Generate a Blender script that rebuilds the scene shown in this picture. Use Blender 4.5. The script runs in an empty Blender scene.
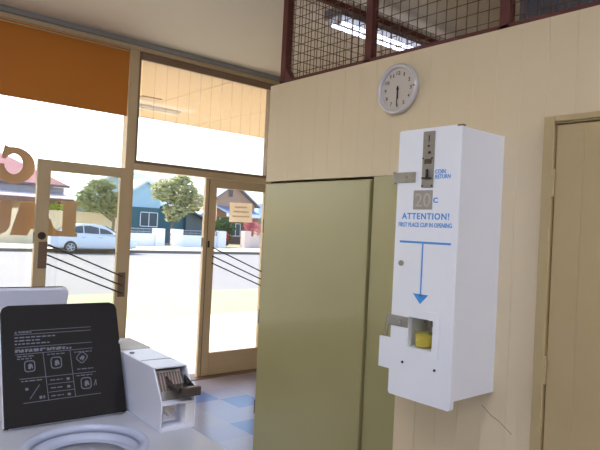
import bpy, bmesh, math, random
from mathutils import Vector, Matrix
random.seed(7)
SC = bpy.context.scene
COL = SC.collection
R = math.radians

# ------------------------------------------------------------------ camera, sky, sun, exposure
yaw, roll, pitch = R(40.5), R(2.8), math.atan(5/596)
fw = Vector((math.sin(yaw)*math.cos(pitch), math.cos(yaw)*math.cos(pitch), math.sin(pitch)))
r0 = Vector((math.cos(yaw), -math.sin(yaw), 0)); u0 = r0.cross(fw)
rt = r0*math.cos(roll) + u0*math.sin(roll); up = u0*math.cos(roll) - r0*math.sin(roll)
cd = bpy.data.cameras.new('camera'); cam = bpy.data.objects.new('camera', cd); COL.objects.link(cam)
m = Matrix((rt, up, -fw)).transposed().to_4x4(); m.translation = (0, 0, 1.58); cam.matrix_world = m
cd.sensor_width = 36; cd.lens = 596/600*36; cd.clip_start = .02; cd.clip_end = 500
SC.camera = cam

w = bpy.data.worlds.new('sky'); SC.world = w; w.use_nodes = True
nt = w.node_tree; nt.nodes.clear()
sky = nt.nodes.new('ShaderNodeTexSky'); sky.sky_type = 'NISHITA'; sky.sun_disc = False
sky.sun_elevation = R(47); sky.sun_rotation = R(-25); sky.air_density = 1.0; sky.dust_density = 2.5; sky.ozone_density = 1.0
bg = nt.nodes.new('ShaderNodeBackground'); bg.inputs[1].default_value = 0.42
wo = nt.nodes.new('ShaderNodeOutputWorld')
nt.links.new(sky.outputs[0], bg.inputs[0]); nt.links.new(bg.outputs[0], wo.inputs[0])

sl = bpy.data.lights.new('sun', 'SUN'); sl.energy = 5.0; sl.angle = R(.6); sl.color = (1, .95, .86)
so = bpy.data.objects.new('sun', sl); COL.objects.link(so)
sdir = Vector((-.42*math.cos(R(47)), .907*math.cos(R(47)), math.sin(R(47))))
so.rotation_euler = (-sdir).to_track_quat('-Z', 'Y').to_euler(); so.location = sdir*30
TUBE = 7.0          # emission of the fluorescent tubes

SC.view_settings.view_transform = 'Standard'; SC.view_settings.look = 'None'
SC.view_settings.exposure = 0.6; SC.view_settings.gamma = 1; SC.view_settings.use_curve_mapping = False
SC.cycles.max_bounces = 12; SC.cycles.transparent_max_bounces = 24; SC.cycles.use_denoising = True
SC.cycles.sample_clamp_indirect = 6

# ------------------------------------------------------------------ materials
def lin(c):
    return tuple(((v/255)/12.92 if v/255 <= .04045 else ((v/255+.055)/1.055)**2.4) for v in c) + (1,)
MATS = {}
def mat(name, rgb, rough=.6, metal=0, var=0, scale=8, bump=0, spec=.5, coat=0):
    if name in MATS: return MATS[name]
    mt = bpy.data.materials.new(name); mt.use_nodes = True
    n = mt.node_tree; b = n.nodes['Principled BSDF']
    c = lin(rgb)
    b.inputs['Base Color'].default_value = c; b.inputs['Roughness'].default_value = rough
    b.inputs['Metallic'].default_value = metal; b.inputs['Specular IOR Level'].default_value = spec
    b.inputs['Coat Weight'].default_value = coat
    if var or bump:
        tc = n.nodes.new('ShaderNodeTexCoord'); nz = n.nodes.new('ShaderNodeTexNoise')
        nz.inputs['Scale'].default_value = scale; nz.inputs['Detail'].default_value = 5
        n.links.new(tc.outputs['Object'], nz.inputs['Vector'])
        if var:
            mx = n.nodes.new('ShaderNodeMix'); mx.data_type = 'RGBA'
            mx.inputs[6].default_value = tuple(v*(1-var) for v in c[:3])+(1,)
            mx.inputs[7].default_value = tuple(min(1, v*(1+var)) for v in c[:3])+(1,)
            n.links.new(nz.outputs['Fac'], mx.inputs[0]); n.links.new(mx.outputs[2], b.inputs['Base Color'])
        if bump:
            bp = n.nodes.new('ShaderNodeBump'); bp.inputs['Strength'].default_value = bump; bp.inputs['Distance'].default_value = .01
            n.links.new(nz.outputs['Fac'], bp.inputs['Height']); n.links.new(bp.outputs[0], b.inputs['Normal'])
    MATS[name] = mt; return mt
def emit(name, rgb, s):
    mt = bpy.data.materials.new(name); mt.use_nodes = True; n = mt.node_tree; n.nodes.clear()
    e = n.nodes.new('ShaderNodeEmission'); e.inputs[0].default_value = lin(rgb); e.inputs[1].default_value = s
    o = n.nodes.new('ShaderNodeOutputMaterial'); n.links.new(e.outputs[0], o.inputs[0]); return mt
def clear(name, tint=(1, 1, 1), body=0., body_rgb=(255, 255, 255), gloss=.06, rough=.0):
    """thin clear sheet: transparent + a little diffuse film + a little mirror"""
    mt = bpy.data.materials.new(name); mt.use_nodes = True; n = mt.node_tree; n.nodes.clear()
    t = n.nodes.new('ShaderNodeBsdfTransparent'); t.inputs[0].default_value = tint+(1,)
    g = n.nodes.new('ShaderNodeBsdfGlossy'); g.inputs['Roughness'].default_value = rough
    o = n.nodes.new('ShaderNodeOutputMaterial'); mx = n.nodes.new('ShaderNodeMixShader'); mx.inputs[0].default_value = gloss
    last = t.outputs[0]
    if body:
        d = n.nodes.new('ShaderNodeBsdfTranslucent'); d.inputs[0].default_value = lin(body_rgb)
        d2 = n.nodes.new('ShaderNodeBsdfDiffuse'); d2.inputs[0].default_value = lin(body_rgb)
        md = n.nodes.new('ShaderNodeMixShader'); md.inputs[0].default_value = .5
        n.links.new(d.outputs[0], md.inputs[1]); n.links.new(d2.outputs[0], md.inputs[2])
        m2 = n.nodes.new('ShaderNodeMixShader'); m2.inputs[0].default_value = body
        n.links.new(last, m2.inputs[1]); n.links.new(md.outputs[0], m2.inputs[2]); last = m2.outputs[0]
    n.links.new(last, mx.inputs[1]); n.links.new(g.outputs[0], mx.inputs[2]); n.links.new(mx.outputs[0], o.inputs[0])
    return mt

CREAM = mat('cream_paint', (216, 200, 168), .5, var=.05, scale=2.5)
CEILM = mat('ceiling_paint', (208, 200, 186), .7, var=.03, scale=1.5)
GREEN = mat('olive_gloss_paint', (154, 147, 102), .3, var=.05, scale=3, bump=.03, coat=.12)
KHAKI = mat('khaki_paint', (186, 166, 124), .5, var=.05, scale=3)
KTRIM = mat('khaki_trim_paint', (182, 163, 120), .45, var=.05, scale=6)
TAN = mat('tan_frame', (196, 176, 142), .45, var=.04, scale=9)
DKBR = mat('dark_brown_frame', (128, 106, 88), .5, var=.1)
GREYTRIM = mat('blue_grey_trim', (140, 142, 142), .5)
ORANGE = mat('orange_fabric', (190, 118, 40), .8, var=.04, scale=3)
RED = mat('red_oxide_steel', (90, 45, 40), .55, var=.12, scale=14)
WIRE = mat('rusty_wire', (100, 68, 54), .6)
WHITE = mat('white_enamel', (226, 226, 234), .35, var=.02, scale=4)
WASHW = mat('washer_enamel', (212, 217, 236), .25, var=.02, scale=4)
DISPW = mat('dispenser_paint', (238, 243, 255), .38, var=.025, scale=6)
BLUE = mat('blue_print', (62, 148, 226), .5)
STEEL = mat('galvanised_steel', (150, 148, 145), .42, metal=.7, var=.2, scale=40)
CHROME = mat('chrome', (215, 215, 218), .12, metal=1)
BRUSHED = mat('brushed_plate', (150, 146, 142), .4, metal=.55, var=.15, scale=60)
BLACK = mat('black_enamel', (30, 28, 28), .5, var=.1, spec=.12)
BLACKP = mat('black_plastic', (24, 23, 26), .4)
DARK = mat('dark_gap', (40, 34, 28), .8)
BRONZE = mat('dark_bronze', (64, 56, 48), .4, metal=.5)
PRINT = mat('lid_print', (104, 107, 122), .6)
LETTER = mat('window_letter_paint', (222, 174, 128), .6)
YELLOW = mat('yellow_powder', (250, 236, 24), .5)
GLASS = clear('window_glass', (.97, .98, .97), gloss=.045)
SLATM = clear('blind_slat_sheer', (.98, .97, .96), body=.10, body_rgb=(250, 244, 236), gloss=.01, rough=.3)

# ------------------------------------------------------------------ mesh helpers
def obj(name, bm, m, parent=None, smooth=False, bevel=0, seg=2):
    me = bpy.data.meshes.new(name); bmesh.ops.recalc_face_normals(bm, faces=bm.faces); bm.to_mesh(me); bm.free()
    for k in (m if isinstance(m, (list, tuple)) else [m]): me.materials.append(k)
    if smooth:
        for p in me.polygons: p.use_smooth = True
    o = bpy.data.objects.new(name, me); COL.objects.link(o)
    if parent: o.parent = parent
    if bevel:
        b = o.modifiers.new('bevel', 'BEVEL'); b.width = bevel; b.segments = seg; b.limit_method = 'ANGLE'; b.angle_limit = R(40)
    return o
def thing(name, label, cat, loc=(0, 0, 0), rz=0, group=None):
    o = bpy.data.objects.new(name, None); COL.objects.link(o); o.location = loc; o.rotation_euler = (0, 0, rz)
    o.empty_display_size = .05
    o['label'] = label; o['category'] = cat
    if group: o['group'] = group
    return o
def tag(o, label, cat, group=None):
    o['label'] = label; o['category'] = cat
    if group: o['group'] = group
    return o
def struct(o, label=None, cat=None):
    o['kind'] = 'structure'
    if label: o['label'] = label
    if cat: o['category'] = cat
    return o
def sempty(name, label, cat, loc=(0, 0, 0), rz=0):
    o = thing(name, label, cat, loc, rz); o['kind'] = 'structure'; return o
def lab(o, t): o['label'] = t; return o

def box(bm, x0, x1, y0, y1, z0, z1, M=None):
    vs = [bm.verts.new((x, y, z)) for x in (x0, x1) for y in (y0, y1) for z in (z0, z1)]
    for f in ((0, 1, 3, 2), (4, 6, 7, 5), (0, 4, 5, 1), (2, 3, 7, 6), (0, 2, 6, 4), (1, 5, 7, 3)):
        bm.faces.new([vs[i] for i in f])
    if M is not None: bmesh.ops.transform(bm, matrix=M, verts=vs)
    return vs
def boxes(*bs):
    bm = bmesh.new()
    for b in bs: box(bm, *b)
    return bm
def rod(bm, a, b, r, n=8, r2=None):
    a, b = Vector(a), Vector(b); d = (b-a); q = d.to_track_quat('Z', 'Y')
    r2 = r if r2 is None else r2
    A = [bm.verts.new(a+q @ Vector((r*math.cos(2*math.pi*i/n), r*math.sin(2*math.pi*i/n), 0))) for i in range(n)]
    B = [bm.verts.new(b+q @ Vector((r2*math.cos(2*math.pi*i/n), r2*math.sin(2*math.pi*i/n), 0))) for i in range(n)]
    for i in range(n): bm.faces.new((A[i], A[(i+1) % n], B[(i+1) % n], B[i]))
    bm.faces.new(A[::-1]); bm.faces.new(B)
def tube_path(bm, pts, r, n=6):
    for a, b in zip(pts[:-1], pts[1:]): rod(bm, a, b, r, n)
def prism(bm, pts, axis, d0, d1, M=None):
    """polygon of 2-D points extruded along axis ('x','y','z')"""
    def P(p, d):
        return {'x': (d, p[0], p[1]), 'y': (p[0], d, p[1]), 'z': (p[0], p[1], d)}[axis]
    A = [bm.verts.new(P(p, d0)) for p in pts]; B = [bm.verts.new(P(p, d1)) for p in pts]
    n = len(pts)
    bm.faces.new(A[::-1]); bm.faces.new(B)
    for i in range(n): bm.faces.new((A[i], A[(i+1) % n], B[(i+1) % n], B[i]))
    if M is not None: bmesh.ops.transform(bm, matrix=M, verts=A+B)
def lathe(bm, prof, n=32, M=None, close=False):
    """profile of (radius, height) spun about z"""
    rings = []
    for r_, z in prof:
        rings.append([bm.verts.new((r_*math.cos(2*math.pi*i/n), r_*math.sin(2*math.pi*i/n), z)) for i in range(n)] if r_ > 1e-5 else [bm.verts.new((0, 0, z))])
    for a, b in zip(rings[:-1], rings[1:]):
        for i in range(n):
            j = (i+1) % n
            if len(a) == 1 and len(b) == 1: continue
            if len(a) == 1: bm.faces.new((a[0], b[j], b[i]))
            elif len(b) == 1: bm.faces.new((a[i], a[j], b[0]))
            else: bm.faces.new((a[i], a[j], b[j], b[i]))
    if M is not None: bmesh.ops.transform(bm, matrix=M, verts=[v for r_ in rings for v in r_])
def ball(bm, c, rx, ry, rz, sub=2):
    g = bmesh.ops.create_icosphere(bm, subdivisions=sub, radius=1)
    bmesh.ops.transform(bm, matrix=Matrix.Translation(c) @ Matrix.Diagonal((rx, ry, rz, 1)), verts=g['verts'])
def rrect(x0, x1, y0, y1, r, n=5):
    pts = []
    for cx, cy, a0 in ((x1-r, y1-r, 0), (x0+r, y1-r, 90), (x0+r, y0+r, 180), (x1-r, y0+r, 270)):
        for i in range(n+1):
            a = R(a0+90*i/n); pts.append((cx+r*math.cos(a), cy+r*math.sin(a)))
    return pts
def text_bm(s, width, height, bold=.0, thick=.0006, spacing=1.0):
    """text fitted to a width x height box, in the xy plane, lower-left corner at origin"""
    cu = bpy.data.curves.new('t', 'FONT'); cu.body = s; cu.size = 1; cu.offset = bold; cu.extrude = .01; cu.resolution_u = 3; cu.space_character = spacing
    o = bpy.data.objects.new('t', cu); COL.objects.link(o)
    dg = bpy.context.evaluated_depsgraph_get(); me = bpy.data.meshes.new_from_object(o.evaluated_get(dg))
    bm = bmesh.new(); bm.from_mesh(me)
    bpy.data.objects.remove(o); bpy.data.curves.remove(cu); bpy.data.meshes.remove(me)
    xs = [v.co.x for v in bm.verts]; ys = [v.co.y for v in bm.verts]
    x0, x1, y0, y1 = min(xs), max(xs), min(ys), max(ys)
    for v in bm.verts:
        v.co = Vector(((v.co.x-x0)/(x1-x0)*width, (v.co.y-y0)/(y1-y0)*height, (v.co.z/.01)*thick))
    return bm
FACE_L = Matrix(((0, 0, -1, 0), (-1, 0, 0, 0), (0, 1, 0, 0), (0, 0, 0, 1)))   # text plane -> wall facing -x
def on_wall(bm, x, y, z):
    bmesh.ops.transform(bm, matrix=Matrix.Translation((x, y, z)) @ FACE_L, verts=bm.verts); return bm

# ------------------------------------------------------------------ room shell
H = 3.28
def tile_floor():
    mt = bpy.data.materials.new('vinyl_tiles'); mt.use_nodes = True; n = mt.node_tree; b = n.nodes['Principled BSDF']
    tc = n.nodes.new('ShaderNodeTexCoord'); sc = n.nodes.new('ShaderNodeVectorMath'); sc.operation = 'SCALE'; sc.inputs['Scale'].default_value = 1/.305
    fl = n.nodes.new('ShaderNodeVectorMath'); fl.operation = 'FLOOR'
    wn = n.nodes.new('ShaderNodeTexWhiteNoise'); wn.noise_dimensions = '2D'
    n.links.new(tc.outputs['Object'], sc.inputs[0]); n.links.new(sc.outputs[0], fl.inputs[0]); n.links.new(fl.outputs[0], wn.inputs['Vector'])
    rp = n.nodes.new('ShaderNodeValToRGB'); rp.color_ramp.interpolation = 'CONSTANT'; e = rp.color_ramp.elements
    e[0].position = 0; e[0].color = lin((152, 150, 170)); e[1].position = .45; e[1].color = lin((140, 140, 170))
    k = e.new(.66); k.color = lin((78, 112, 172)); k = e.new(.86); k.color = lin((148, 146, 162))
    n.links.new(wn.outputs['Value'], rp.inputs[0])
    nz = n.nodes.new('ShaderNodeTexNoise'); nz.inputs['Scale'].default_value = 60; nz.inputs['Detail'].default_value = 6
    n.links.new(tc.outputs['Object'], nz.inputs['Vector'])
    mx = n.nodes.new('ShaderNodeMix'); mx.data_type = 'RGBA'; mx.blend_type = 'OVERLAY'; mx.inputs[0].default_value = .25
    n.links.new(rp.outputs[0], mx.inputs[6]); n.links.new(nz.outputs['Fac'], mx.inputs[7]); n.links.new(mx.outputs[2], b.inputs['Base Color'])
    b.inputs['Roughness'].default_value = .28
    return mt
struct(obj('floor', boxes((-3.3, 5.3, -3.1, 5.42, -.1, 0)), tile_floor()), 'grey vinyl tile floor with scattered blue tiles', 'floor')
struct(obj('ceiling', boxes((-3.3, 5.3, -3.1, 5.42, H, H+.1)), CEILM), 'flat cream ceiling above the shop', 'ceiling')
struct(obj('wall_left', boxes((-3.3, -3.2, -3.1, 5.42, 0, H)), CREAM), 'cream wall on the left side of the shop', 'wall')
struct(obj('wall_back', boxes((-3.2, 5.3, -3.1, -3.0, 0, H)), CREAM), 'cream wall behind the viewer', 'wall')
struct(obj('wall_front', boxes((-3.2, -1.7, 5.3, 5.42, 0, H), (-1.7, 2.36, 5.3, 5.42, 0, .42), (4.16, 5.3, 5.3, 5.42, 0, H), (-1.7, 4.16, 5.3, 5.42, 3.2, H)), TAN),
       'tan street front wall framing the windows and doors', 'wall')
struct(obj('wall_far_right', boxes((5.2, 5.3, -3.0, 5.3, 0, H)), CREAM), 'cream outer wall behind the caged storeroom', 'wall')
struct(obj('trim_1', boxes((-3.2, 5.2, 5.26, 5.3, 3.235, H)), GREYTRIM, bevel=.006), 'blue-grey cornice strip along the top of the street windows', 'trim')

def grooved(bm, X, thick, y0, y1, z0, z1, pitch=.122, off=1.371, d=.0014, wd=.0045):
    """wall slab facing -x with shallow upright board joints"""
    pts = [(X, y0)]
    k = math.ceil((y0+wd-off)/pitch)
    while off+k*pitch < y1-wd:
        y = off+k*pitch; pts += [(X, y-wd/2), (X+d, y), (X, y+wd/2)]; k += 1
    pts += [(X, y1), (X+thick, y1), (X+thick, y0)]
    prism(bm, pts, 'z', z0, z1)
bm = bmesh.new()
grooved(bm, 2.4, .06, -3.0, 3.18, 2.104, 2.53)
grooved(bm, 2.4, .06, 1.25, 3.18, 1.892, 2.104)
grooved(bm, 2.4, .06, 1.25, 1.992, 0, 1.892)
grooved(bm, 2.4, .06, -3.0, .36, 0, 2.104)
struct(obj('wall_right', bm, CREAM), 'cream grooved board partition carrying clock and dispenser', 'wall')
struct(obj('wall_storeroom', boxes((2.46, 5.2, 3.12, 3.18, 0, 2.53)), CREAM), 'cream end wall of the storeroom facing the street door', 'wall')

wr = bpy.data.objects['wall_right']
bm = bmesh.new(); q = [(1.49, .835), (1.44, .80), (1.40, .785), (1.34, .745)]
for a, b in zip(q[:-1], q[1:]): prism(bm, [(a[0], a[1]), (b[0], b[1]), (b[0], b[1]-.003), (a[0], a[1]-.003)], 'x', 2.3992, 2.4004)
lab(obj('crack', bm, mat('crack', (140, 122, 98), .9), wr), 'fine crack in the board joint')

# olive cupboard door with its fixed olive strip, set in the partition
struct(obj('trim_2', boxes((2.402, 2.46, 1.992, 2.214, 0, 1.892)), GREEN, bevel=.003), 'olive painted strip between cupboard door and white dispenser', 'trim')
d3 = sempty('door_3', 'large glossy olive green door in the cream partition', 'door', (2.4, 3.168, 0))
obj('door_leaf', boxes((-.012, .024, -.944, .002, .012, 1.877)), GREEN, d3, bevel=.006, seg=3)
for z in (.35, .95, 1.55):
    bm = bmesh.new(); rod(bm, (-.006, .006, z), (-.006, .006, z+.09), .006, 8); lab(obj('hinge', bm, BRONZE, d3), 'dark hinge knuckle')
obj('backing', boxes((.04, .055, -.958, .008, 0, 1.89)), DARK, d3)

# khaki boarded door further right
d4 = sempty('door_4', 'khaki boarded door at the right edge of the photo', 'door', (2.4, 1.25, 0))
bm = boxes((-.016, .06, -.046, -.001, 0, 2.104), (-.016, .06, -.889, -.844, 0, 2.104))
box(bm, -.016, .06, -.844, -.046, 2.079, 2.104)
box(bm, -.006, .06, -.844, -.046, 2.072, 2.079)
obj('door_frame', bm, KTRIM, d4, bevel=.003)
bm = bmesh.new(); grooved(bm, .002, .035, -.839, -.052, .01, 2.066, pitch=.13, off=-.165, d=.0018, wd=.005)
obj('door_leaf', bm, KHAKI, d4)
for z in (1.775, 1.0, .3):
    bm = bmesh.new(); rod(bm, (-.008, -.0485, z), (-.008, -.0485, z+.1), .007, 10)
    rod(bm, (-.008, -.0485, z+.1), (-.008, -.0485, z+.106), .009, 10); rod(bm, (-.008, -.0485, z-.006), (-.008, -.0485, z), .009, 10)
    obj('hinge', bm, KTRIM, d4)
obj('backing', boxes((.05, .06, -.844, -.046, 0, 2.079)), DARK, d4)
struct(obj('baseboard_right', boxes((2.385, 2.4, 1.25, 1.99, 0, .09)), KTRIM, bevel=.003), 'khaki skirting under the dispenser', 'baseboard')

# ------------------------------------------------------------------ street front: windows and doors
w1 = sempty('window_1', 'large shopfront window with orange-brown lettering', 'window', (0, 5.35, 0))
obj('window_frame', boxes((-1.7, -1.62, -.03, .05, .42, 3.2), (2.355, 2.445, -.04, .06, 0, 3.2), (-1.62, 2.355, -.03, .05, .42, .5), (-1.62, 2.355, -.03, .05, 3.17, 3.2)), TAN, w1, bevel=.004)
obj('glass', boxes((-1.62, 2.355, .004, .008, .5, 3.17)), GLASS, w1)
def letter(pts_list, holes=None):
    bm = bmesh.new()
    for p in pts_list: prism(bm, p, 'y', .0085, .0105)
    obj('letter', bm, LETTER, w1)
def arc(cx, cy, rx, ry, a0, a1, n):
    return [(cx+rx*math.cos(R(a0+(a1-a0)*i/n)), cy+ry*math.sin(R(a0+(a1-a0)*i/n))) for i in range(n+1)]
# C seen from behind (opening to the left, with its serif)
def band(oa, ia):
    bm = bmesh.new()
    O_ = [[bm.verts.new((p[0], y, p[1])) for p in oa] for y in (.0085, .0105)]; I_ = [[bm.verts.new((p[0], y, p[1])) for p in ia] for y in (.0085, .0105)]
    n = len(oa)
    for q in range(n-1):
        bm.faces.new((O_[0][q], O_[0][q+1], I_[0][q+1], I_[0][q])); bm.faces.new((O_[1][q], I_[1][q], I_[1][q+1], O_[1][q+1]))
        bm.faces.new((O_[0][q], O_[1][q], O_[1][q+1], O_[0][q+1])); bm.faces.new((I_[0][q], I_[0][q+1], I_[1][q+1], I_[1][q]))
    for q in (0, n-1): bm.faces.new((O_[0][q], I_[0][q], I_[1][q], O_[1][q]))
    return bm
bm = band(arc(1.40, 2.005, .170, .152, -178, 104, 28), arc(1.398, 2.016, .072, .086, -178, 104, 28))
prism(bm, [(1.322, 2.167), (1.361, 2.153), (1.3825, 2.0985), (1.345, 2.072), (1.335, 2.052), (1.30, 2.058)], 'y', .0085, .0105)
obj('letter', bm, LETTER, w1)
# O further left of it
obj('letter', band(arc(1.0, 2.01, .18, .152, 0, 360, 36), arc(1.0, 2.01, .07, .1, 0, 360, 36)), LETTER, w1)
# second row, from the right: L, A, U seen from behind
letter([[(1.82, 1.735), (1.955, 1.735), (1.955, 1.71), (1.94, 1.70), (1.94, 1.465), (1.957, 1.45), (1.957, 1.42), (1.70, 1.42), (1.70, 1.57), (1.722, 1.57), (1.742, 1.51), (1.775, 1.475), (1.822, 1.465), (1.822, 1.70), (1.80, 1.71), (1.80, 1.735)]])
letter([[(1.395, 1.42), (1.535, 1.42), (1.56, 1.475), (1.635, 1.475), (1.65, 1.42), (1.705, 1.42), (1.62, 1.70), (1.47, 1.70)]])
letter([[(1.245, 1.705), (1.415, 1.705), (1.415, 1.68), (1.405, 1.67), (1.395, 1.50), (1.37, 1.45), (1.32, 1.425), (1.26, 1.42), (1.20, 1.425), (1.15, 1.45), (1.125, 1.50), (1.125, 1.67), (1.105, 1.68), (1.105, 1.705), (1.205, 1.705), (1.205, 1.68), (1.19, 1.67), (1.19, 1.51), (1.21, 1.48), (1.25, 1.48), (1.258, 1.51), (1.258, 1.67), (1.245, 1.68)]])

w2 = sempty('window_2', 'transom window over the glass doors', 'window', (0, 5.35, 0))
obj('window_frame', boxes((2.445, 2.47, -.03, .04, 2.135, 3.2), (4.01, 4.16, -.03, .04, 2.135, 3.2), (2.47, 4.01, -.03, .04, 3.178, 3.2), (2.47, 4.01, -.03, .04, 2.135, 2.165)), DKBR, w2, bevel=.003)
obj('glass', boxes((2.47, 4.01, .004, .008, 2.165, 3.178)), GLASS, w2)
struct(obj('trim_3', boxes((2.445, 4.16, 5.31, 5.42, 2.075, 2.135), (4.122, 4.16, 5.31, 5.42, 0, 2.075)), TAN, bevel=.004), 'tan head and jamb around the glass doors', 'trim')
struct(obj('trim_4', boxes((2.445, 4.16, 5.26, 5.5, -.04, .006)), mat('worn_sill', (120, 100, 84), .5, var=.15), bevel=.003), 'worn brown sill under the glass doors', 'trim')

def glass_door(name, label, loc, W, stile, free, plate):
    """leaf hinged at the local origin, running along -x; the room is on its -y side"""
    d = sempty(name, label, 'door', loc)
    def bb(a, b, y0, y1, z0, z1): return (-b, -a, y0, y1, z0, z1)
    obj('door_frame', boxes(bb(0, stile, -.02, .02, .01, 2.071), bb(W-free, W, -.02, .02, .01, 2.071), bb(stile, W-free, -.02, .02, 1.98, 2.071), bb(stile, W-free, -.02, .02, .01, .245)), TAN, d, bevel=.003)
    obj('glass', boxes(bb(stile, W-free, -.003, .001, .245, 1.98)), GLASS, d)
    h = .05
    f = W-(.125 if plate else .13)
    for za, zb in ((1.345, 1.075), (1.257, .99), (1.182, .92)):
        bm = bmesh.new(); rod(bm, (-f-.01, -.03, za+.004), (-h, -.03, zb), .0065, 8); rod(bm, (-f-.008, -.03, za+.004), (-f-.008, -.018, za+.004), .008, 8); rod(bm, (-h, -.03, zb), (-h, -.018, zb), .008, 8)
        lab(obj('push_bar', bm, BRONZE, d), 'thin slanting dark push bar')
    if plate:
        PL = mat('bar_plate_brown', (120, 100, 84), .45, metal=.3, var=.15, scale=30)
        obj('bar_plate', boxes(bb(W-.107, W-.035, -.026, -.02, 1.15, 1.375)), PL, d, bevel=.002)
        obj('bar_plate', boxes(bb(h-.035, h+.035, -.026, -.02, .885, 1.11)), PL, d, bevel=.002)
        bm = bmesh.new(); rod(bm, (-W+.055, -.02, 1.425), (-W+.055, -.034, 1.425), .032, 20); rod(bm, (-W+.055, -.034, 1.425), (-W+.055, -.04, 1.425), .018, 16)
        lab(obj('lock', bm, BRONZE, d), 'round dark lock cylinder')
    else:
        obj('meeting_strip', boxes(bb(W-.045, W-.037, -.026, -.02, .02, 2.06)), DKBR, d)
        lab(obj('lock', boxes(bb(W-.075, W-.052, -.026, -.02, 1.35, 1.42)), BRONZE, d, bevel=.002), 'small dark lock plate')
    obj('strike_plate', boxes(bb(W-.002, W+.004, -.014, .014, 1.36, 1.45)), BRONZE, d)
    return d
glass_door('door_1', 'glass door leaf folded back against the lettered window', (2.388, 5.25, 0), .832, .108, .108, True)
glass_door('door_2', 'closed glass door leaf with a taped paper notice', (4.119, 5.36, 0), .863, .1, .136, False)

t = thing('paper_notice', 'pale paper notice taped to the glass of the closed door', 'notice', (3.572, 5.353, 1.63))
obj('sheet', boxes((0, .297, 0, .0012, .0, .21)), clear('backlit_paper', (.95, .92, .86), body=.85, body_rgb=(248, 236, 218), gloss=.01, rough=.6), t)
for z, a, b in ((.155, .07, .23), (.105, .05, .25), (.055, .04, .26)):
    bm = bmesh.new(); x = a
    while x < b:
        wd_ = random.uniform(.008, .02); box(bm, x, min(x+wd_, b), -.0008, -.0002, z, z+.016); x += wd_+.006
    obj('faded_print', bm, mat('faded_ink', (170, 152, 136), .8), t)
t.rotation_euler = (0, R(-1), 0)

# orange blind over the window, sheer upright slats in the transom
t = thing('roller_blind', 'plain orange blind covering the top of the lettered window', 'blind', (0, 5.33, 0))
obj('fabric', boxes((-.12, 2.352, -.0015, .0015, 2.575, 3.19)), ORANGE, t)
bm = bmesh.new(); box(bm, -.12, 2.352, -.005, .005, 2.567, 2.58); obj('bottom_rail', bm, ORANGE, t, bevel=.002)
bm = bmesh.new(); rod(bm, (-.12, .0, 3.185), (2.352, .0, 3.185), .012, 12); obj('roller', bm, ORANGE, t, True)

t = thing('vertical_blind', 'sheer vertical blind hanging inside the transom window', 'blind', (0, 5.30, 0))
obj('headrail', boxes((2.455, 4.02, -.02, .012, 3.115, 3.17)), DKBR, t, bevel=.003)
for k in range(12):
    x0 = 2.475+k*.1265; a = R(-4)
    bm = bmesh.new(); box(bm, 0, .131, -.0004, .0004, 2.17+random.uniform(0, .006), 3.115)
    o = obj('slat', bm, SLATM, t); o.location = (x0, .0, 0); o.rotation_euler = (0, 0, a)
    bm = bmesh.new(); box(bm, .05, .08, -.024, -.021, 3.15, 3.178); o2 = obj('hanger', bm, DKBR, o)

# ------------------------------------------------------------------ verandah and street
def ground(name, x0, x1, y0, y1, z, m, label, cat):
    return struct(obj(name, boxes((x0, x1, y0, y1, z-.3, z)), m), label, cat)
ground('ground_footpath', -30, 60, 5.42, 9.4, -.05, mat('concrete', (206, 200, 190), .8, var=.06, scale=1.2), 'pale concrete footpath outside the doors', 'footpath')
ground('ground_verge', -60, 80, 9.4, 13.0, -.07, mat('grass_verge', (146, 152, 116), .9, var=.25, scale=3), 'dry grass verge between footpath and road', 'grass')
ground('ground_road', -90, 120, 13.0, 30.6, -.12, mat('road', (124, 121, 121), .85, var=.12, scale=.35), 'wide pale asphalt street', 'road')
struct(obj('ground_kerb', boxes((-90, 120, 30.6, 30.9, -.3, .03)), mat('kerb', (120, 112, 104), .9)), 'grey kerb on the far side of the street', 'kerb')
ground('ground_far_footpath', -90, 120, 30.9, 36.4, .04, mat('far_footpath', (216, 204, 176), .9, var=.08, scale=.6), 'sandy footpath on the far side of the street', 'footpath')
ground('ground_yards', -90, 120, 36.4, 90, .0, mat('yard', (150, 144, 112), .9, var=.15, scale=.5), 'yards around the houses opposite', 'ground')

SOFF = mat('soffit_sheet', (224, 192, 150), .7, var=.02)
v = thing('verandah', 'peach lined shop verandah over the footpath', 'verandah', (0, 5.42, 3.16))
sv = v; sv['kind'] = 'structure'
bm = bmesh.new(); x = -6.0
while x < 12:
    box(bm, x+.006, x+1.194, .0, 2.95, 0, .02); x += 1.2
obj('soffit', bm, SOFF, v)
obj('soffit_batten', boxes((-6, 12, 0, 2.95, .02, .03)), mat('soffit_gap', (150, 112, 78), .8), v)
obj('fascia', boxes((-6, 12, 2.95, 2.98, -.006, .25)), mat('fascia', (220, 190, 160), .6), v)
obj('roof', boxes((-6, 12, 0, 2.95, .22, .25)), GREYTRIM, v)
t = thing('outdoor_light', 'white batten light under the peach verandah ceiling', 'light', (2.72, 7.47, 3.159))
obj('body', boxes((0, 1.35, -.025, .025, -.035, 0)), WHITE, t, bevel=.004)
bm = bmesh.new(); rod(bm, (.04, 0, -.055), (1.31, 0, -.055), .014, 12); box(bm, .02, .04, -.015, .015, -.07, -.035); box(bm, 1.31, 1.33, -.015, .015, -.07, -.035)
obj('tube', bm, mat('opal_tube', (250, 250, 250), .3), t)
t = tag(obj('soffit_vent', boxes((3.26, 3.53, 6.95, 7.15, 3.145, 3.159)), mat('vent', (196, 168, 138), .6)), 'small rectangular vent in the peach verandah ceiling', 'vent')

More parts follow.
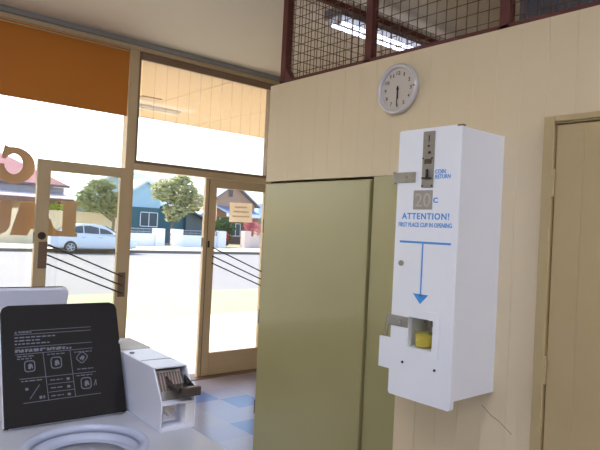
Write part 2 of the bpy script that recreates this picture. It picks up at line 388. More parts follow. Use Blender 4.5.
# ------------------------------------------------------------------ car across the street
def car():
    t = thing('car', 'white sedan parked along the far kerb', 'car', (9.45, 29.3, -.12))
    P = mat('white_car_paint', (222, 226, 236), .2, coat=.6); G = mat('car_glass', (52, 64, 74), .08, spec=.8); T = mat('tyre', (34, 34, 36), .8); CW = mat('alloy', (190, 194, 200), .3, metal=.6)
    W = 1.78
    # side outline stations: x, lower z, upper z (belt), half width low / high
    st = [(.0, .42, .82, .66), (.06, .30, .98, .76), (.35, .22, 1.04, .86), (.9, .2, 1.03, .89), (1.8, .19, .99, .89), (2.8, .19, .95, .89), (3.5, .2, .91, .88), (4.1, .22, .82, .84), (4.45, .28, .70, .74), (4.6, .36, .6, .62)]
    bm = bmesh.new(); rings = []
    for x, zl, zu, hw in st:
        zm = (zl+zu)/2
        ring = [(x, -hw*.93, zl), (x, -hw, zl+.12), (x, -hw, zm+.05), (x, -hw*.96, zu-.04), (x, -hw*.86, zu), (x, hw*.86, zu), (x, hw*.96, zu-.04), (x, hw, zm+.05), (x, hw, zl+.12), (x, hw*.93, zl)]
        rings.append([bm.verts.new((p[0], p[1]+W/2, p[2])) for p in ring])
    for a, b in zip(rings[:-1], rings[1:]):
        for i in range(10): bm.faces.new((a[i], a[(i+1) % 10], b[(i+1) % 10], b[i]))
    bm.faces.new(rings[0]); bm.faces.new(rings[-1][::-1])
    o = obj('body', bm, P, t, True); s = o.modifiers.new('sub', 'SUBSURF'); s.levels = 1; s.render_levels = 2
    # cabin: roof and pillars
    prof = [(.62, .98), (1.15, 1.37), (1.55, 1.45), (2.3, 1.465), (2.75, 1.40), (3.55, .93)]
    bm = bmesh.new(); rg = []
    for x, z in prof:
        hw = .74 if z < 1.1 else .60
        rg.append([bm.verts.new((x, W/2-hw, z)), bm.verts.new((x, W/2-hw*.6, z+.03)), bm.verts.new((x, W/2+hw*.6, z+.03)), bm.verts.new((x, W/2+hw, z))])
    for a, b in zip(rg[:-1], rg[1:]):
        for i in range(3): bm.faces.new((a[i], a[i+1], b[i+1], b[i]))
    for s_ in (0, 3):
        c = [r_[s_] for r_ in rg]
        bm.faces.new(c)
    obj('roof', bm, P, t)
    for s_ in (-1, 1):
        def q(x, z, out=.008):
            hw = .74+( .60-.74)*max(0, min(1, (z-.95)/.45)); return (x, W/2+s_*(hw+out), z)
        for pts in ([(.98, 1.02), (1.28, 1.33), (1.62, 1.385), (1.62, 1.02)], [(1.68, 1.02), (1.68, 1.39), (2.3, 1.40), (2.42, 1.37), (2.42, 1.0)], [(2.48, 1.0), (2.48, 1.36), (2.68, 1.33), (3.22, 1.0)]):
            bm = bmesh.new(); a = [bm.verts.new(q(*p)) for p in pts]; b = [bm.verts.new(q(*p, out=-.02)) for p in pts]; n = len(pts)
            bm.faces.new(a); bm.faces.new(b[::-1])
            for i in range(n): bm.faces.new((a[i], a[(i+1) % n], b[(i+1) % n], b[i]))
            lab(obj('side_window', bm, G, t), 'dark side window')
        bm = bmesh.new(); ball(bm, (3.1, W/2+s_*.98, 1.0), .07, .09, .07); obj('side_mirror', bm, P, t, True)
        for x in (1.5, 2.35): obj('door_handle', boxes((x, x+.18, W/2+s_*.885-.012, W/2+s_*.885+.012, .80, .83)), CHROME, t, bevel=.005)
        for x in (.97, 3.67):
            wl = bpy.data.objects.new('wheel', None); COL.objects.link(wl); wl.parent = t; wl.location = (x, W/2+s_*.80, .32)
            M = Matrix.Rotation(R(90), 4, 'X')
            bm = bmesh.new(); lathe(bm, [(.2, -.1), (.29, -.105), (.32, -.07), (.32, .07), (.29, .105), (.2, .1), (.2, -.1)], 28, M); obj('tyre', bm, T, wl, True)
            bm = bmesh.new(); lathe(bm, [(0, -.085), (.2, -.085), (.2, .085), (0, .085)], 24, M)
            obj('wheel_well', bm, mat('wheel_dark', (50, 50, 54), .6), wl)
            bm = bmesh.new()
            for k in range(5):
                a = 2*math.pi*k/5; rod(bm, (0, s_*.098, 0), (.19*math.cos(a), s_*.096, .19*math.sin(a)), .045, 6, .03)
            lathe(bm, [(.175, -.1), (.205, -.1), (.205, .1), (.175, .1), (.175, -.1)], 24, M)
            obj('rim', bm, CW, wl)
        bm = bmesh.new(); ball(bm, (4.33, W/2+s_*.62, .64), .14, .12, .07); obj('headlight', bm, CHROME, t, True)
        bm = bmesh.new(); ball(bm, (.1, W/2+s_*.62, .86), .08, .12, .08); obj('tail_light', bm, mat('tail_red', (160, 30, 26), .3), t, True)
    prsm = [(2.74, 1.40), (3.52, .95)]
    bm = bmesh.new(); a = [bm.verts.new(p) for p in ((2.8, W/2-.52, 1.405), (2.8, W/2+.52, 1.405), (3.5, W/2+.66, .985), (3.5, W/2-.66, .985))]
    f = bm.faces.new(a); e = bmesh.ops.extrude_face_region(bm, geom=[f]); bmesh.ops.translate(bm, vec=(.02, 0, .03), verts=[k for k in e['geom'] if isinstance(k, bmesh.types.BMVert)])
    lab(obj('windscreen', bm, G, t), 'dark windscreen')
    bm = bmesh.new(); a = [bm.verts.new(p) for p in ((1.12, W/2-.52, 1.36), (1.12, W/2+.52, 1.36), (.68, W/2+.66, 1.03), (.68, W/2-.66, 1.03))]
    f = bm.faces.new(a); e = bmesh.ops.extrude_face_region(bm, geom=[f]); bmesh.ops.translate(bm, vec=(-.02, 0, .03), verts=[k for k in e['geom'] if isinstance(k, bmesh.types.BMVert)])
    lab(obj('rear_window', bm, G, t), 'dark rear window')
    obj('number_plate', boxes((4.585, 4.6, W/2-.2, W/2+.2, .4, .5)), WHITE, t)
car()

# ------------------------------------------------------------------ fences, trees, houses opposite
FW = mat('white_render', (226, 224, 232), .7, var=.03, scale=1); RAILM = mat('grey_rail', (120, 126, 136), .5)
t = thing('garden_fence', 'low white masonry fence with square pillars and grey rails', 'fence', (16.2, 36.5, 0))
obj('wall_panel', boxes((0, 2.3, 0, .2, 0, .86)), FW, t); obj('wall_panel', boxes((4.4, 7.2, 0, .2, 0, .84)), FW, t)
for x in (2.3, 3.68, 7.2): obj('pillar', boxes((x, x+.68, -.15, .45, 0, 1.22)), FW, t, bevel=.03)
for a, b in ((0, 2.3), (4.4, 7.2)):
    bm = bmesh.new(); rod(bm, (a, .1, 1.16), (b, .1, 1.16), .035); rod(bm, (a, .1, .98), (b, .1, .98), .03); x = a+.25
    while x < b: rod(bm, (x, .1, .84), (x, .1, 1.16), .025, 6); x += .42
    obj('railing', bm, RAILM, t)
t = thing('garden_gate', 'dark metal gate between the white pillars', 'gate', (19.2, 36.6, .05))
bm = bmesh.new()
for k in range(8): rod(bm, (k*.09, 0, 0), (k*.09, 0, .85+.1*math.sin(k/7*math.pi)), .012, 6)
rod(bm, (0, 0, .1), (.63, 0, .1), .015); rod(bm, (0, 0, .8), (.63, 0, .8), .015)
obj('bars', bm, mat('gate_iron', (74, 74, 82), .5), t)
t = thing('brick_fence', 'low pinkish masonry fence under the pink flowering bush', 'fence', (25.7, 36.5, 0))
obj('wall_panel', boxes((.5, 6, 0, .25, 0, .92)), mat('pink_render', (206, 186, 182), .8, var=.08), t); obj('pillar', boxes((0, .6, -.15, .4, 0, 1.3)), mat('pink_render', (206, 186, 182)), t, bevel=.03)
tag(obj('board_fence', boxes((9.0, 16.1, 36.75, 36.85, 0, 2.05)), mat('beige_boards', (220, 200, 168), .8, var=.06)), 'tall plain beige fence behind the white car', 'fence')

def leaves(bm, c, rx, ry, rz, n, s):
    for _ in range(n):
        while True:
            p = Vector((random.uniform(-1, 1), random.uniform(-1, 1), random.uniform(-1, 1)))
            if .3 < p.length < 1: break
        p = Vector((c[0]+p.x*rx, c[1]+p.y*ry, c[2]+p.z*rz))
        q = Vector((random.gauss(0, 1), random.gauss(0, 1), random.gauss(0, 1))).to_track_quat('Z', 'Y')
        a = s*random.uniform(.6, 1.3)
        vs = [bm.verts.new(p+q @ Vector(k)) for k in ((-a, 0, 0), (0, -a*.45, a*.1), (a, 0, 0), (0, a*.45, a*.1))]
        bm.faces.new(vs)
def leafmat(name, rgb, v_=.35):
    m_ = mat(name, rgb, .6, var=v_, scale=4.5); n = m_.node_tree
    if 'tl' not in n.nodes:
        tl = n.nodes.new('ShaderNodeBsdfTranslucent'); tl.name = 'tl'; tl.inputs[0].default_value = lin(rgb)
        mx = n.nodes.new('ShaderNodeMixShader'); mx.inputs[0].default_value = .4
        b = n.nodes['Principled BSDF']; o = n.nodes['Material Output']
        n.links.new(b.outputs[0], mx.inputs[1]); n.links.new(tl.outputs[0], mx.inputs[2]); n.links.new(mx.outputs[0], o.inputs[0])
    return m_
def tree(name, label, base, blobs, m_, s, trunk_h, r=.12, cat='tree'):
    t = thing(name, label, cat, base)
    bm = bmesh.new(); rod(bm, (0, 0, 0), (.1, 0, trunk_h), r, 8, r*.7)
    for bl in blobs[:4]: rod(bm, (.1, 0, trunk_h*.85), bl[0], r*.5, 6, r*.2)
    obj('trunk', bm, mat('bark', (110, 96, 80), .9, var=.2, scale=6), t)
    bm = bmesh.new()
    for c, rx, ry, rz, n in blobs: leaves(bm, c, rx, ry, rz, n, s)
    obj('foliage', bm, m_, t)
LG = leafmat('leaf_olive', (140, 150, 106), .55); LP = leafmat('leaf_pale', (168, 170, 128), .55); LD = leafmat('leaf_dark', (66, 92, 58)); LY = leafmat('leaf_lime', (190, 204, 84))
tree('round_tree', 'rounded green street tree in front of the beige fence', (15.0, 35.3, .04),
     [((-1.1, 0, 3.0), 1.0, .9, 1.0, 620), ((-.1, 0, 2.6), .9, .8, .8, 480), ((-.7, 0, 3.6), .75, .7, .5, 280), ((-1.7, 0, 2.7), .65, .6, .65, 260), ((.35, 0, 2.2), .5, .5, .5, 180)], LG, .17, 1.7)
tree('tall_tree', 'tall pale-leaved tree behind the white fence', (20.7, 38.4, 0),
     [((.5, 0, 4.0), 1.2, 1.0, 1.1, 640), ((-.7, 0, 3.9), .95, .8, .85, 420), ((.3, 0, 2.7), .95, .8, .9, 420), ((1.6, 0, 3.4), .9, .8, 1.0, 380), ((.7, 0, 4.8), .55, .6, .45, 160), ((.1, 0, 2.0), .5, .5, .35, 150)], LP, .19, 2.0)
tree('bush', 'bright lime bush above the beige fence', (12.7, 38.8, 0), [((0, 0, 2.3), .55, .5, .45, 500), ((0, 0, 1.6), .5, .5, .6, 300)], LY, .09, 1.3, .06, 'bush')
tree('hedge', 'dark green shrub between the white and pink fences', (25.1, 38.6, 0), [((.2, 0, 1.3), 1.0, .6, 1.0, 700), ((.1, 0, .6), .7, .5, .6, 300)], LD, .14, .6, .05, 'bush')
tree('flowering_bush', 'pink flowering bush over the pink fence', (27.1, 37.4, 0), [((.1, 0, 1.5), .9, .5, .55, 500), ((-.3, 0, 1.9), .5, .4, .4, 300)], leafmat('petals', (190, 116, 124), .5), .09, .9, .05, 'bush')
tree('red_bush', 'small red flowering bush beside the white pillar', (24.6, 37.3, 0), [((-.1, 0, .8), .4, .35, .4, 350)], leafmat('red_petals', (188, 72, 60), .3), .08, .5, .04, 'bush')

def gable_roof(bm, x0, x1, y0, y1, ze, zr, ov=.3):
    """ridge along y"""
    xm = (x0+x1)/2
    prism(bm, [(x0-ov, ze-.12), (xm, zr), (x1+ov, ze-.12), (x1+ov, ze), (xm, zr+.12), (x0-ov, ze)], 'y', y0-ov, y1+ov)
def hip_roof(bm, x0, x1, y0, y1, ze, zr, ov=.4, inset=2.0):
    x0 -= ov; x1 += ov; y0 -= ov; y1 += ov; ym = (y0+y1)/2
    b = [bm.verts.new(p) for p in ((x0, y0, ze), (x1, y0, ze), (x1, y1, ze), (x0, y1, ze))]
    r_ = [bm.verts.new((x0+inset, ym, zr)), bm.verts.new((x1-inset, ym, zr))]
    for f in ((b[0], b[1], r_[1], r_[0]), (b[1], b[2], r_[1]), (b[2], b[3], r_[0], r_[1]), (b[3], b[0], r_[0])): bm.faces.new(f)
    bm.faces.new(b[::-1])
def win(t, x, y, z, w_, h_, frame=WHITE):
    f = obj('window', boxes((x, x+w_, y-.06, y, z, z+.06), (x, x+w_, y-.06, y, z+h_-.06, z+h_), (x, x+.06, y-.06, y, z, z+h_), (x+w_-.06, x+w_, y-.06, y, z, z+h_), (x+w_/2-.03, x+w_/2+.03, y-.05, y, z, z+h_)), frame, t)
    obj('pane', boxes((x+.05, x+w_-.05, y-.03, y-.02, z+.05, z+h_-.05)), mat('house_glass', (70, 84, 96), .1), f)

# teal house
TEAL = mat('teal_boards', (70, 104, 112), .7, var=.05); PBLUE = mat('pale_blue_sheet', (168, 200, 216), .6, var=.05); IRON = mat('pale_iron', (176, 198, 214), .4, var=.06)
h = thing('teal_house', 'teal house with pale blue gables behind the trees', 'house', (16.8, 43.0, 0))
obj('wall', boxes((0, 8.2, 1.2, 8, 0, 2.9), (3.0, 5.4, .2, 1.2, 0, 2.75)), TEAL, h)
bm = bmesh.new(); hip_roof(bm, 0, 8.2, 1.2, 8, 2.95, 5.75, inset=2.6); obj('roof', bm, IRON, h)
for gx, zp in ((1.55, 5.15), (4.2, 4.85)):
    bm = bmesh.new(); prism(bm, [(gx-1.25, 2.75), (gx+1.25, 2.75), (gx+1.25, zp-.95), (gx, zp-.12), (gx-1.25, zp-.95)], 'y', .3, 2.6); lab(obj('gable', bm, PBLUE, h), 'pale blue gable')
    bm = bmesh.new()
    prism(bm, [(gx-1.45, zp-1.08), (gx, zp-.1), (gx, zp+.12), (gx-1.45, zp-.86)], 'y', .0, 2.7)
    prism(bm, [(gx+1.45, zp-1.08), (gx, zp-.1), (gx, zp+.12), (gx+1.45, zp-.86)], 'y', .0, 2.7)
    lab(obj('barge_board', bm, mat('barge', (220, 226, 232), .5), h), 'white barge boards')
win(h, 3.75, .2, 1.25, 1.5, 1.15); win(h, .6, 1.2, 1.0, 1.4, 1.2)
bm = bmesh.new(); prism(bm, [(8.1, 2.95), (10.7, 1.85), (10.7, 1.72), (8.1, 2.8)], 'y', .4, 6)
obj('lean_to_roof', bm, mat('slate_roof', (96, 104, 110), .5), h)
bm = bmesh.new(); prism(bm, [(8.2, 0), (10.5, 0), (10.5, 1.75), (8.2, 2.75)], 'y', .9, 5.8); obj('lean_to_wall', bm, mat('slate_wall', (92, 100, 100), .8), h)
t = thing('white_shed', 'small white shed between the teal house and the brick house', 'shed', (27.7, 46.5, 0))
obj('wall', boxes((0, 1.4, 0, 3, 0, 2.3)), mat('shed_white', (226, 228, 232), .7), t)
bm = bmesh.new(); prism(bm, [(-.15, 2.3), (1.45, 2.3), (1.45, 2.4), (.65, 2.95), (-.15, 2.4)], 'y', -.15, 3.1); obj('roof', bm, mat('pale_iron', (176, 198, 214)), t)

# red-roofed house
h = thing('red_roof_house', 'red-roofed house with a verandah, beyond the beige fence', 'house', (3.5, 39.5, 0))
obj('wall', boxes((0, 10.0, 1.0, 9, 0, 3.5)), mat('beige_wall', (206, 184, 150), .8, var=.06), h)
bm = bmesh.new(); hip_roof(bm, 0, 10.0, 1.0, 9, 3.75, 6.0, inset=3.5, ov=.45); obj('roof', bm, mat('red_tiles', (150, 98, 98), .7, var=.12, scale=3), h)
obj('gutter', boxes((-.45, 10.45, .45, .6, 3.6, 3.76)), mat('dark_gutter', (92, 84, 92), .6), h)
obj('eave_band', boxes((-.2, 10.2, .8, 1.0, 3.15, 3.6)), mat('grey_band', (166, 158, 164), .7), h)
bm = bmesh.new(); prism(bm, [(-.9, 2.78), (.95, 3.12), (.95, 3.2), (-.9, 2.86)], 'x', -.2, 10.3); obj('verandah_roof', bm, mat('pink_iron', (232, 208, 206), .4), h)
obj('verandah_fascia', boxes((-.2, 10.3, -.95, -.85, 2.5, 2.8)), mat('brown_fascia', (122, 88, 76), .7), h)
for x in (.2, 3.4, 6.4, 9.3): obj('verandah_post', boxes((x, x+.14, -.9, -.76, 0, 2.5)), mat('brown_fascia', (122, 88, 76)), h)
for x in (1.2, 5.0, 7.6): win(h, x, 1.0, .9, 1.3, 1.3)

# brick house
BRICK = mat('pink_brick', (186, 150, 128), .85, var=.12, scale=6)
h = thing('brick_house', 'pinkish brick gable house seen through the closed door', 'house', (29.3, 45.0, 0))
bm = bmesh.new(); prism(bm, [(0, 0), (4.2, 0), (4.2, 3.7), (1.7, 5.45), (0, 4.3)], 'y', 1, 9); obj('wall', bm, BRICK, h)
bm = bmesh.new(); prism(bm, [(-.3, 4.25), (1.7, 5.6), (4.5, 3.6), (4.5, 3.45), (1.7, 5.42), (-.3, 4.1)], 'y', .5, 9.3); obj('roof', bm, mat('grey_roof', (128, 128, 140), .6), h)
win(h, 1.2, 1.0, 4.3, .42, .7, mat('brick_vent', (120, 104, 100))); win(h, 1.5, .9, .7, 1.1, 1.2)
bm = bmesh.new(); prism(bm, [(-1.0, 2.75), (1.0, 3.35), (1.0, 3.42), (-1.0, 2.82)], 'x', -.2, 3.4); obj('verandah_roof', bm, mat('blue_iron', (110, 130, 160), .35), h)
obj('verandah_fascia', boxes((-.2, 3.4, -1.05, -.95, 2.45, 2.78)), mat('pale_fascia', (226, 230, 236), .6), h)
obj('verandah_wall', boxes((.05, 4.15, .9, 1.0, 0, 2.4)), mat('dark_brick', (112, 84, 74), .85, var=.1), h)
h = thing('far_house', 'pale blue-roofed house beyond the pink flowering bush', 'house', (35.5, 47.0, 0))
obj('wall', boxes((0, 8, 1, 8, 0, 2.6)), mat('pale_wall', (222, 212, 200), .8), h)
bm = bmesh.new(); hip_roof(bm, 0, 8, 1, 8, 2.6, 4.2, inset=3); obj('roof', bm, mat('blue_iron', (110, 130, 160)), h)
bm = bmesh.new(); prism(bm, [(-1.2, 2.3), (1.0, 3.0), (1.0, 3.1), (-1.2, 2.4)], 'x', -1.0, 8); obj('verandah_roof', bm, mat('blue_iron', (110, 130, 160)), h)
for x in (-.8, .4, 1.6, 2.8): obj('verandah_post', boxes((x, x+.12, -1.1, -.98, 0, 2.4)), mat('pale_fascia', (226, 230, 236)), h)

# ------------------------------------------------------------------ cage on top of the partition
cage = thing('security_cage', 'red steel cage with wire mesh on top of the cream partition', 'cage', (2.43, 3.065, 2.53))
def cb(name, *b, m=RED, bev=.003): return obj(name, boxes(b), m, cage, bevel=bev)
for y in (0, -.755, -1.595, -2.40, -3.2): cb('post', -.025, .025, y-.025, y+.025, 0, .745)
for x in (2.6,): cb('post', x-.025, x+.025, -.02, .02, 0, .745)
cb('rail', -.025, .025, -3.2, .03, .0, .022); cb('rail', -.02, .02, -3.2, .03, .715, .745)
cb('rail', .025, 2.6, -.02, .02, .0, .022); cb('rail', .025, 2.6, -.02, .02, .632, .672)
bm = bmesh.new(); prism(bm, [(-.025, .022), (-.025, .1), (-.085, .022)], 'x', -.02, .02); obj('corner_gusset', bm, RED, cage)
WR = .0018
bm = bmesh.new(); y = -.06
while y > -3.18: box(bm, -WR, WR, y-WR, y+WR, .02, .72); y -= .06
z = .055
while z < .72: box(bm, -.004-WR, -.004+WR, -3.2, 0, z-WR, z+WR); z += .06
obj('wire_mesh', bm, WIRE, cage)
bm = bmesh.new(); x = .06
while x < 2.58: box(bm, x-WR, x+WR, -WR, WR, .02, .72); x += .06
z = .055
while z < .72: box(bm, 0, 2.6, -.004-WR, -.004+WR, z-WR, z+WR); z += .06
obj('wire_mesh', bm, WIRE, cage)
struct(obj('ceiling_storeroom', boxes((2.46, 5.2, -3.0, 3.12, 2.47, 2.53)), KHAKI), 'flat top of the storeroom under the cage', 'ceiling')
CR = mat('blue_grey_plastic', (98, 102, 112), .5, var=.1)
t = thing('storage_crate', 'blue-grey crate standing inside the red wire cage', 'crate', (3.0, 1.75, 2.53))
obj('body', boxes((0, .4, -.42, 0, 0, .40)), CR, t, bevel=.02); obj('lid', boxes((-.015, .415, -.435, .015, .40, .43)), CR, t, bevel=.008)
bm = bmesh.new()
for k in range(5): box(bm, -.012, 0, -.38+k*.08, -.36+k*.08, .03, .37)
obj('rib', bm, CR, t)

# ------------------------------------------------------------------ ceiling fluorescent lights
def tube_light(label, loc, L=1.2, alongx=True, s=TUBE, grp=None):
    t = thing('fluorescent_light', label, 'light', loc, 0 if alongx else R(90), grp)
    obj('body', boxes((0, L, -.1, .1, -.075, -.001)), mat('light_body', (120, 122, 128), .5), t, bevel=.006)
    for y in (-.05, .05):
        bm = bmesh.new(); rod(bm, (.03, y, -.115), (L-.03, y, -.115), .014, 12); tb = obj('tube', bm, emit('tube_glow', (232, 238, 255), s), t)
        for x in (.012, L-.03): obj('tube_holder', boxes((x, x+.018, y-.014, y+.014, -.132, -.07)), WHITE, tb)
    return t
tube_light('lit twin fluorescent light seen through the cage mesh', (3.06, 3.32, H), s=4)
for x, y, ax in ((-.9, .9, True), (1.85, -1.7, False), (-2.2, -1.0, True)):  # unseen lamps, added and placed to brighten the walls and dispenser
    tube_light('twin fluorescent ceiling light out of view, added to brighten the shop', (x, y, H), alongx=ax, s=TUBE*15, grp='ceiling lights added out of view')

# ------------------------------------------------------------------ clock
ck = thing('wall_clock', 'round white wall clock above the olive door', 'clock', (2.4, 2.06, 2.342))
MX = Matrix.Rotation(R(-90), 4, 'Y')
bm = bmesh.new(); lathe(bm, [(0, 0), (.128, 0), (.133, .006), (.133, .022), (.128, .032), (.118, .034), (.111, .024), (.111, .012)], 48, MX); obj('rim', bm, mat('clock_rim', (205, 203, 206), .3, metal=.25), ck, True)
bm = bmesh.new(); lathe(bm, [(0, .0125), (.112, .0125)], 40, MX); obj('face', bm, mat('clock_face', (206, 198, 190), .5), ck)
bm = bmesh.new(); INK = mat('clock_ink', (70, 66, 70), .6)
for k in range(1, 13):
    a = R(90-30*k); s = str(k); wd = .013*len(s)
    tb = text_bm(s, wd if k != 1 else .006, .019, bold=.01); on_wall(tb, -.0133, -(.085*math.cos(a))+wd/2, .085*math.sin(a)-.0095)
    me = bpy.data.meshes.new('n'); tb.to_mesh(me); tb.free(); bm.from_mesh(me); bpy.data.meshes.remove(me)
obj('numeral', bm, INK, ck)
def hand(nm, ang, L, w_, x, tail=.015):
    bm = bmesh.new(); box(bm, x-.001, x, -w_/2, w_/2, -tail, L, Matrix.Rotation(R(ang), 4, 'X')); obj(nm, bm, BLACKP, ck)
hand('minute_hand', 181, .085, .006, -.017); hand('hour_hand', 178, .052, .009, -.0155)
bm = bmesh.new(); rod(bm, (-.013, 0, 0), (-.019, 0, 0), .006, 12); obj('hub', bm, BLACKP, ck)
bm = bmesh.new(); rod(bm, (-.03, -.122, .0), (-.037, -.122, .0), .005, 8); obj('knob', bm, DKBR, ck)
lens = bmesh.new(); lathe(lens, [(0, .0265), (.112, .0265)], 40, MX); obj('lens', lens, clear('clock_glass', (.99, .99, .99), gloss=.04), ck)

# ------------------------------------------------------------------ white cup dispenser
X0 = 2.065
dp = thing('cup_dispenser', 'tall white coin dispenser box mounted on the cream wall', 'dispenser', (0, 0, 0))
dp.location = (2.4, 1.59, .90)
off = Vector((-2.4, -1.59, -.90))
def dobj(name, bm, m, parent=None, **k):
    bmesh.ops.translate(bm, vec=off, verts=bm.verts); return obj(name, bm, m, parent or dp, **k)
dobj('cabinet', boxes((2.09, 2.4, 1.437, 1.449, .905, 2.04), (2.09, 2.4, 1.74, 1.752, .905, 2.04), (2.09, 2.4, 1.449, 1.74, .905, .917), (2.09, 2.4, 1.449, 1.74, 2.028, 2.04), (2.388, 2.4, 1.449, 1.74, .917, 2.028)), DISPW)
# front panel with its opening
ys = (1.427, 1.527, 1.657, 1.757); zs = (.871, 1.096, 1.226, 2.045)
outer = rrect(1.427, 1.757, .871, 2.045, .012, 4)
bm = bmesh.new()
def ring_panel(bm, outer, inner, xa, xb):
    def nearest_loop(pts): return pts
    # bridge: outer and inner given with the same number of points
    n = len(outer)
    A = [bm.verts.new((xa, *p)) for p in outer]; B = [bm.verts.new((xa, *p)) for p in inner]
    Cc = [bm.verts.new((xb, *p)) for p in outer]; D = [bm.verts.new((xb, *p)) for p in inner]
    for i in range(n):
        j = (i+1) % n
        bm.faces.new((A[i], A[j], B[j], B[i])); bm.faces.new((Cc[i], D[i], D[j], Cc[j]))
        bm.faces.new((A[i], Cc[i], Cc[j], A[j])); bm.faces.new((B[i], B[j], D[j], D[i]))
inner = rrect(1.527, 1.657, 1.096, 1.226, .0015, 4)
ring_panel(bm, outer, inner, X0, 2.09)
fp = dobj('front_panel', bm, DISPW)
dobj('panel_edge', boxes((2.088, 2.094, 1.431, 1.753, .875, .881), (2.088, 2.094, 1.750, 1.756, .875, 2.041)), DKBR, fp)
bm = bmesh.new(); ring_panel(bm, rrect(1.493, 1.692, 1.066, 1.261, .006, 4), inner, X0-.004, X0); dobj('cover_plate', bm, DISPW, fp)
dobj('cup_niche', boxes((2.09, 2.22, 1.517, 1.525, 1.088, 1.236), (2.09, 2.22, 1.666, 1.674, 1.088, 1.236), (2.09, 2.22, 1.525, 1.666, 1.088, 1.096), (2.09, 2.22, 1.525, 1.666, 1.228, 1.236), (2.212, 2.22, 1.525, 1.666, 1.096, 1.228)), mat('niche_grey', (230, 230, 234), .45))
bm = bmesh.new(); rod(bm, (2.13, 1.563, 1.228), (2.13, 1.563, 1.19), .02, 14, .016); dobj('chute', bm, mat('chute_dark', (84, 78, 78), .5))
bm = bmesh.new(); rod(bm, (2.12, 1.622, 1.228), (2.12, 1.612, 1.203), .012, 10, .004); dobj('nozzle', bm, STEEL)
# coin mechanism plate
cp = dobj('coin_plate', boxes((X0-.004, X0, 1.56, 1.622, 1.787, 2.030)), BRUSHED, fp, bevel=.002)
bm = boxes((X0-.0055, X0-.004, 1.588, 1.592, 1.985, 2.012)); dobj('coin_slot', bm, DARK, fp)
for y, z, r_ in ((1.590, 1.966, .005), (1.585, 1.938, .006), (1.617, 1.914, .004), (1.570, 1.914, .004), (1.616, 1.796, .004), (1.566, 1.796, .004)):
    bm = bmesh.new(); rod(bm, (X0-.004, y, z), (X0-.0065, y, z), r_, 10); dobj('screw', bm, BLACKP, fp)
bm = bmesh.new(); box(bm, X0-.009, X0-.004, 1.577, 1.604, 1.893, 1.907); box(bm, X0-.006, X0-.004, 1.572, 1.609, 1.889, 1.911); dobj('reject_button', bm, mat('dull_brass', (90, 82, 72), .4, metal=.5), fp)
bm = bmesh.new(); box(bm, X0-.014, X0-.004, 1.588, 1.594, 1.826, 1.866); box(bm, X0-.018, X0-.004, 1.570, 1.612, 1.824, 1.831); dobj('coin_return_lever', bm, BLACKP, fp)
# lettering
def word(s, y, z, w_, h_, bold=.012, m_=BLUE, x=X0-.0006, sp=1.0): dobj('lettering', on_wall(text_bm(s, w_, h_, bold, spacing=sp), x, y, z), m_, fp)
word('COIN', 1.553, 1.846, .053, .018); word('RETURN', 1.551, 1.825, .076, .017)
word('C', 1.557, 1.722, .024, .023, .03)
word('ATTENTION!', 1.722, 1.651, .25, .028, .02, sp=1.15)
word('FIRST PLACE CUP IN OPENING', 1.739, 1.618, .282, .019, .012)
bm = boxes((X0-.0012, X0, 1.458, 1.728, 1.547, 1.556), (X0-.0012, X0, 1.597, 1.604, 1.32, 1.55)); prism(bm, [(1.560, 1.330), (1.641, 1.330), (1.6005, 1.288)], 'x', X0-.0012, X0)
dobj('arrow_print', bm, BLUE, fp)
st_ = dobj('price_sticker', boxes((X0-.0015, X0, 1.561, 1.662, 1.694, 1.777)), mat('mottled_tape', (158, 152, 144), .6, var=.25, scale=90), fp)
word('20', 1.652, 1.706, .082, .058, .0, mat('tape_print', (184, 178, 170), .6), X0-.0018)
# hasps, loop and side flap
for y0, y1, z0, z1 in ((1.655, 1.778, 1.812, 1.858), (1.657, 1.772, 1.176, 1.223)):
    hp = dobj('hasp', boxes((X0-.0045, X0-.0005, y0, y1, z0, z1)), STEEL, fp, bevel=.0015)
    bm = bmesh.new(); rod(bm, (X0+.002, y1, z0-.004), (X0+.002, y1, z1+.004), .007, 10); dobj('hasp_knuckle', bm, STEEL, fp)
    bm = bmesh.new(); rod(bm, (X0-.004, (y0+y1)/2-.015, (z0+z1)/2), (X0-.008, (y0+y1)/2-.015, (z0+z1)/2), .005, 10); dobj('rivet', bm, CHROME, fp)
bm = bmesh.new(); tube_path(bm, [(X0, 1.782, 1.222), (X0, 1.798, 1.13), (X0, 1.776, 1.13), (X0, 1.774, 1.17)], .0025); dobj('wire_loop', bm, STEEL, fp)
dobj('side_flap', boxes((X0+.004, X0+.012, 1.757, 1.825, .979, 1.118)), DISPW, fp, bevel=.002)
bm = bmesh.new(); rod(bm, (X0, 1.713, 1.456), (X0-.008, 1.713, 1.456), .012, 16); rod(bm, (X0-.008, 1.713, 1.456), (X0-.011, 1.713, 1.456), .006, 12); dobj('lock', bm, STEEL, fp)
for y, z in ((1.681, 1.024), (1.510, 1.022)):
    bm = bmesh.new(); rod(bm, (X0, y, z), (X0-.004, y, z), .0055, 10); dobj('screw', bm, BLACKP, fp)
dobj('corner_chip', boxes((X0-.0006, X0+.02, 1.4262, 1.452, 2.0385, 2.0456)), DKBR, fp)
# cup
cu = thing('plastic_cup', 'yellow filled plastic cup in the opening of the white dispenser', 'cup', (2.116, 1.612, 1.0965))
bm = bmesh.new(); lathe(bm, [(0, 0), (.035, 0), (.037, .003), (.039, .066), (.0368, .066), (.035, .006), (0, .006)], 32); obj('cup_wall', bm, clear('clear_plastic', (.97, .95, .75), body=.3, body_rgb=(240, 232, 150), gloss=.06), cu, True)
bm = bmesh.new(); lathe(bm, [(0, .0065), (.0345, .0065), (.0362, .052), (0, .055)], 32); obj('powder', bm, YELLOW, cu)

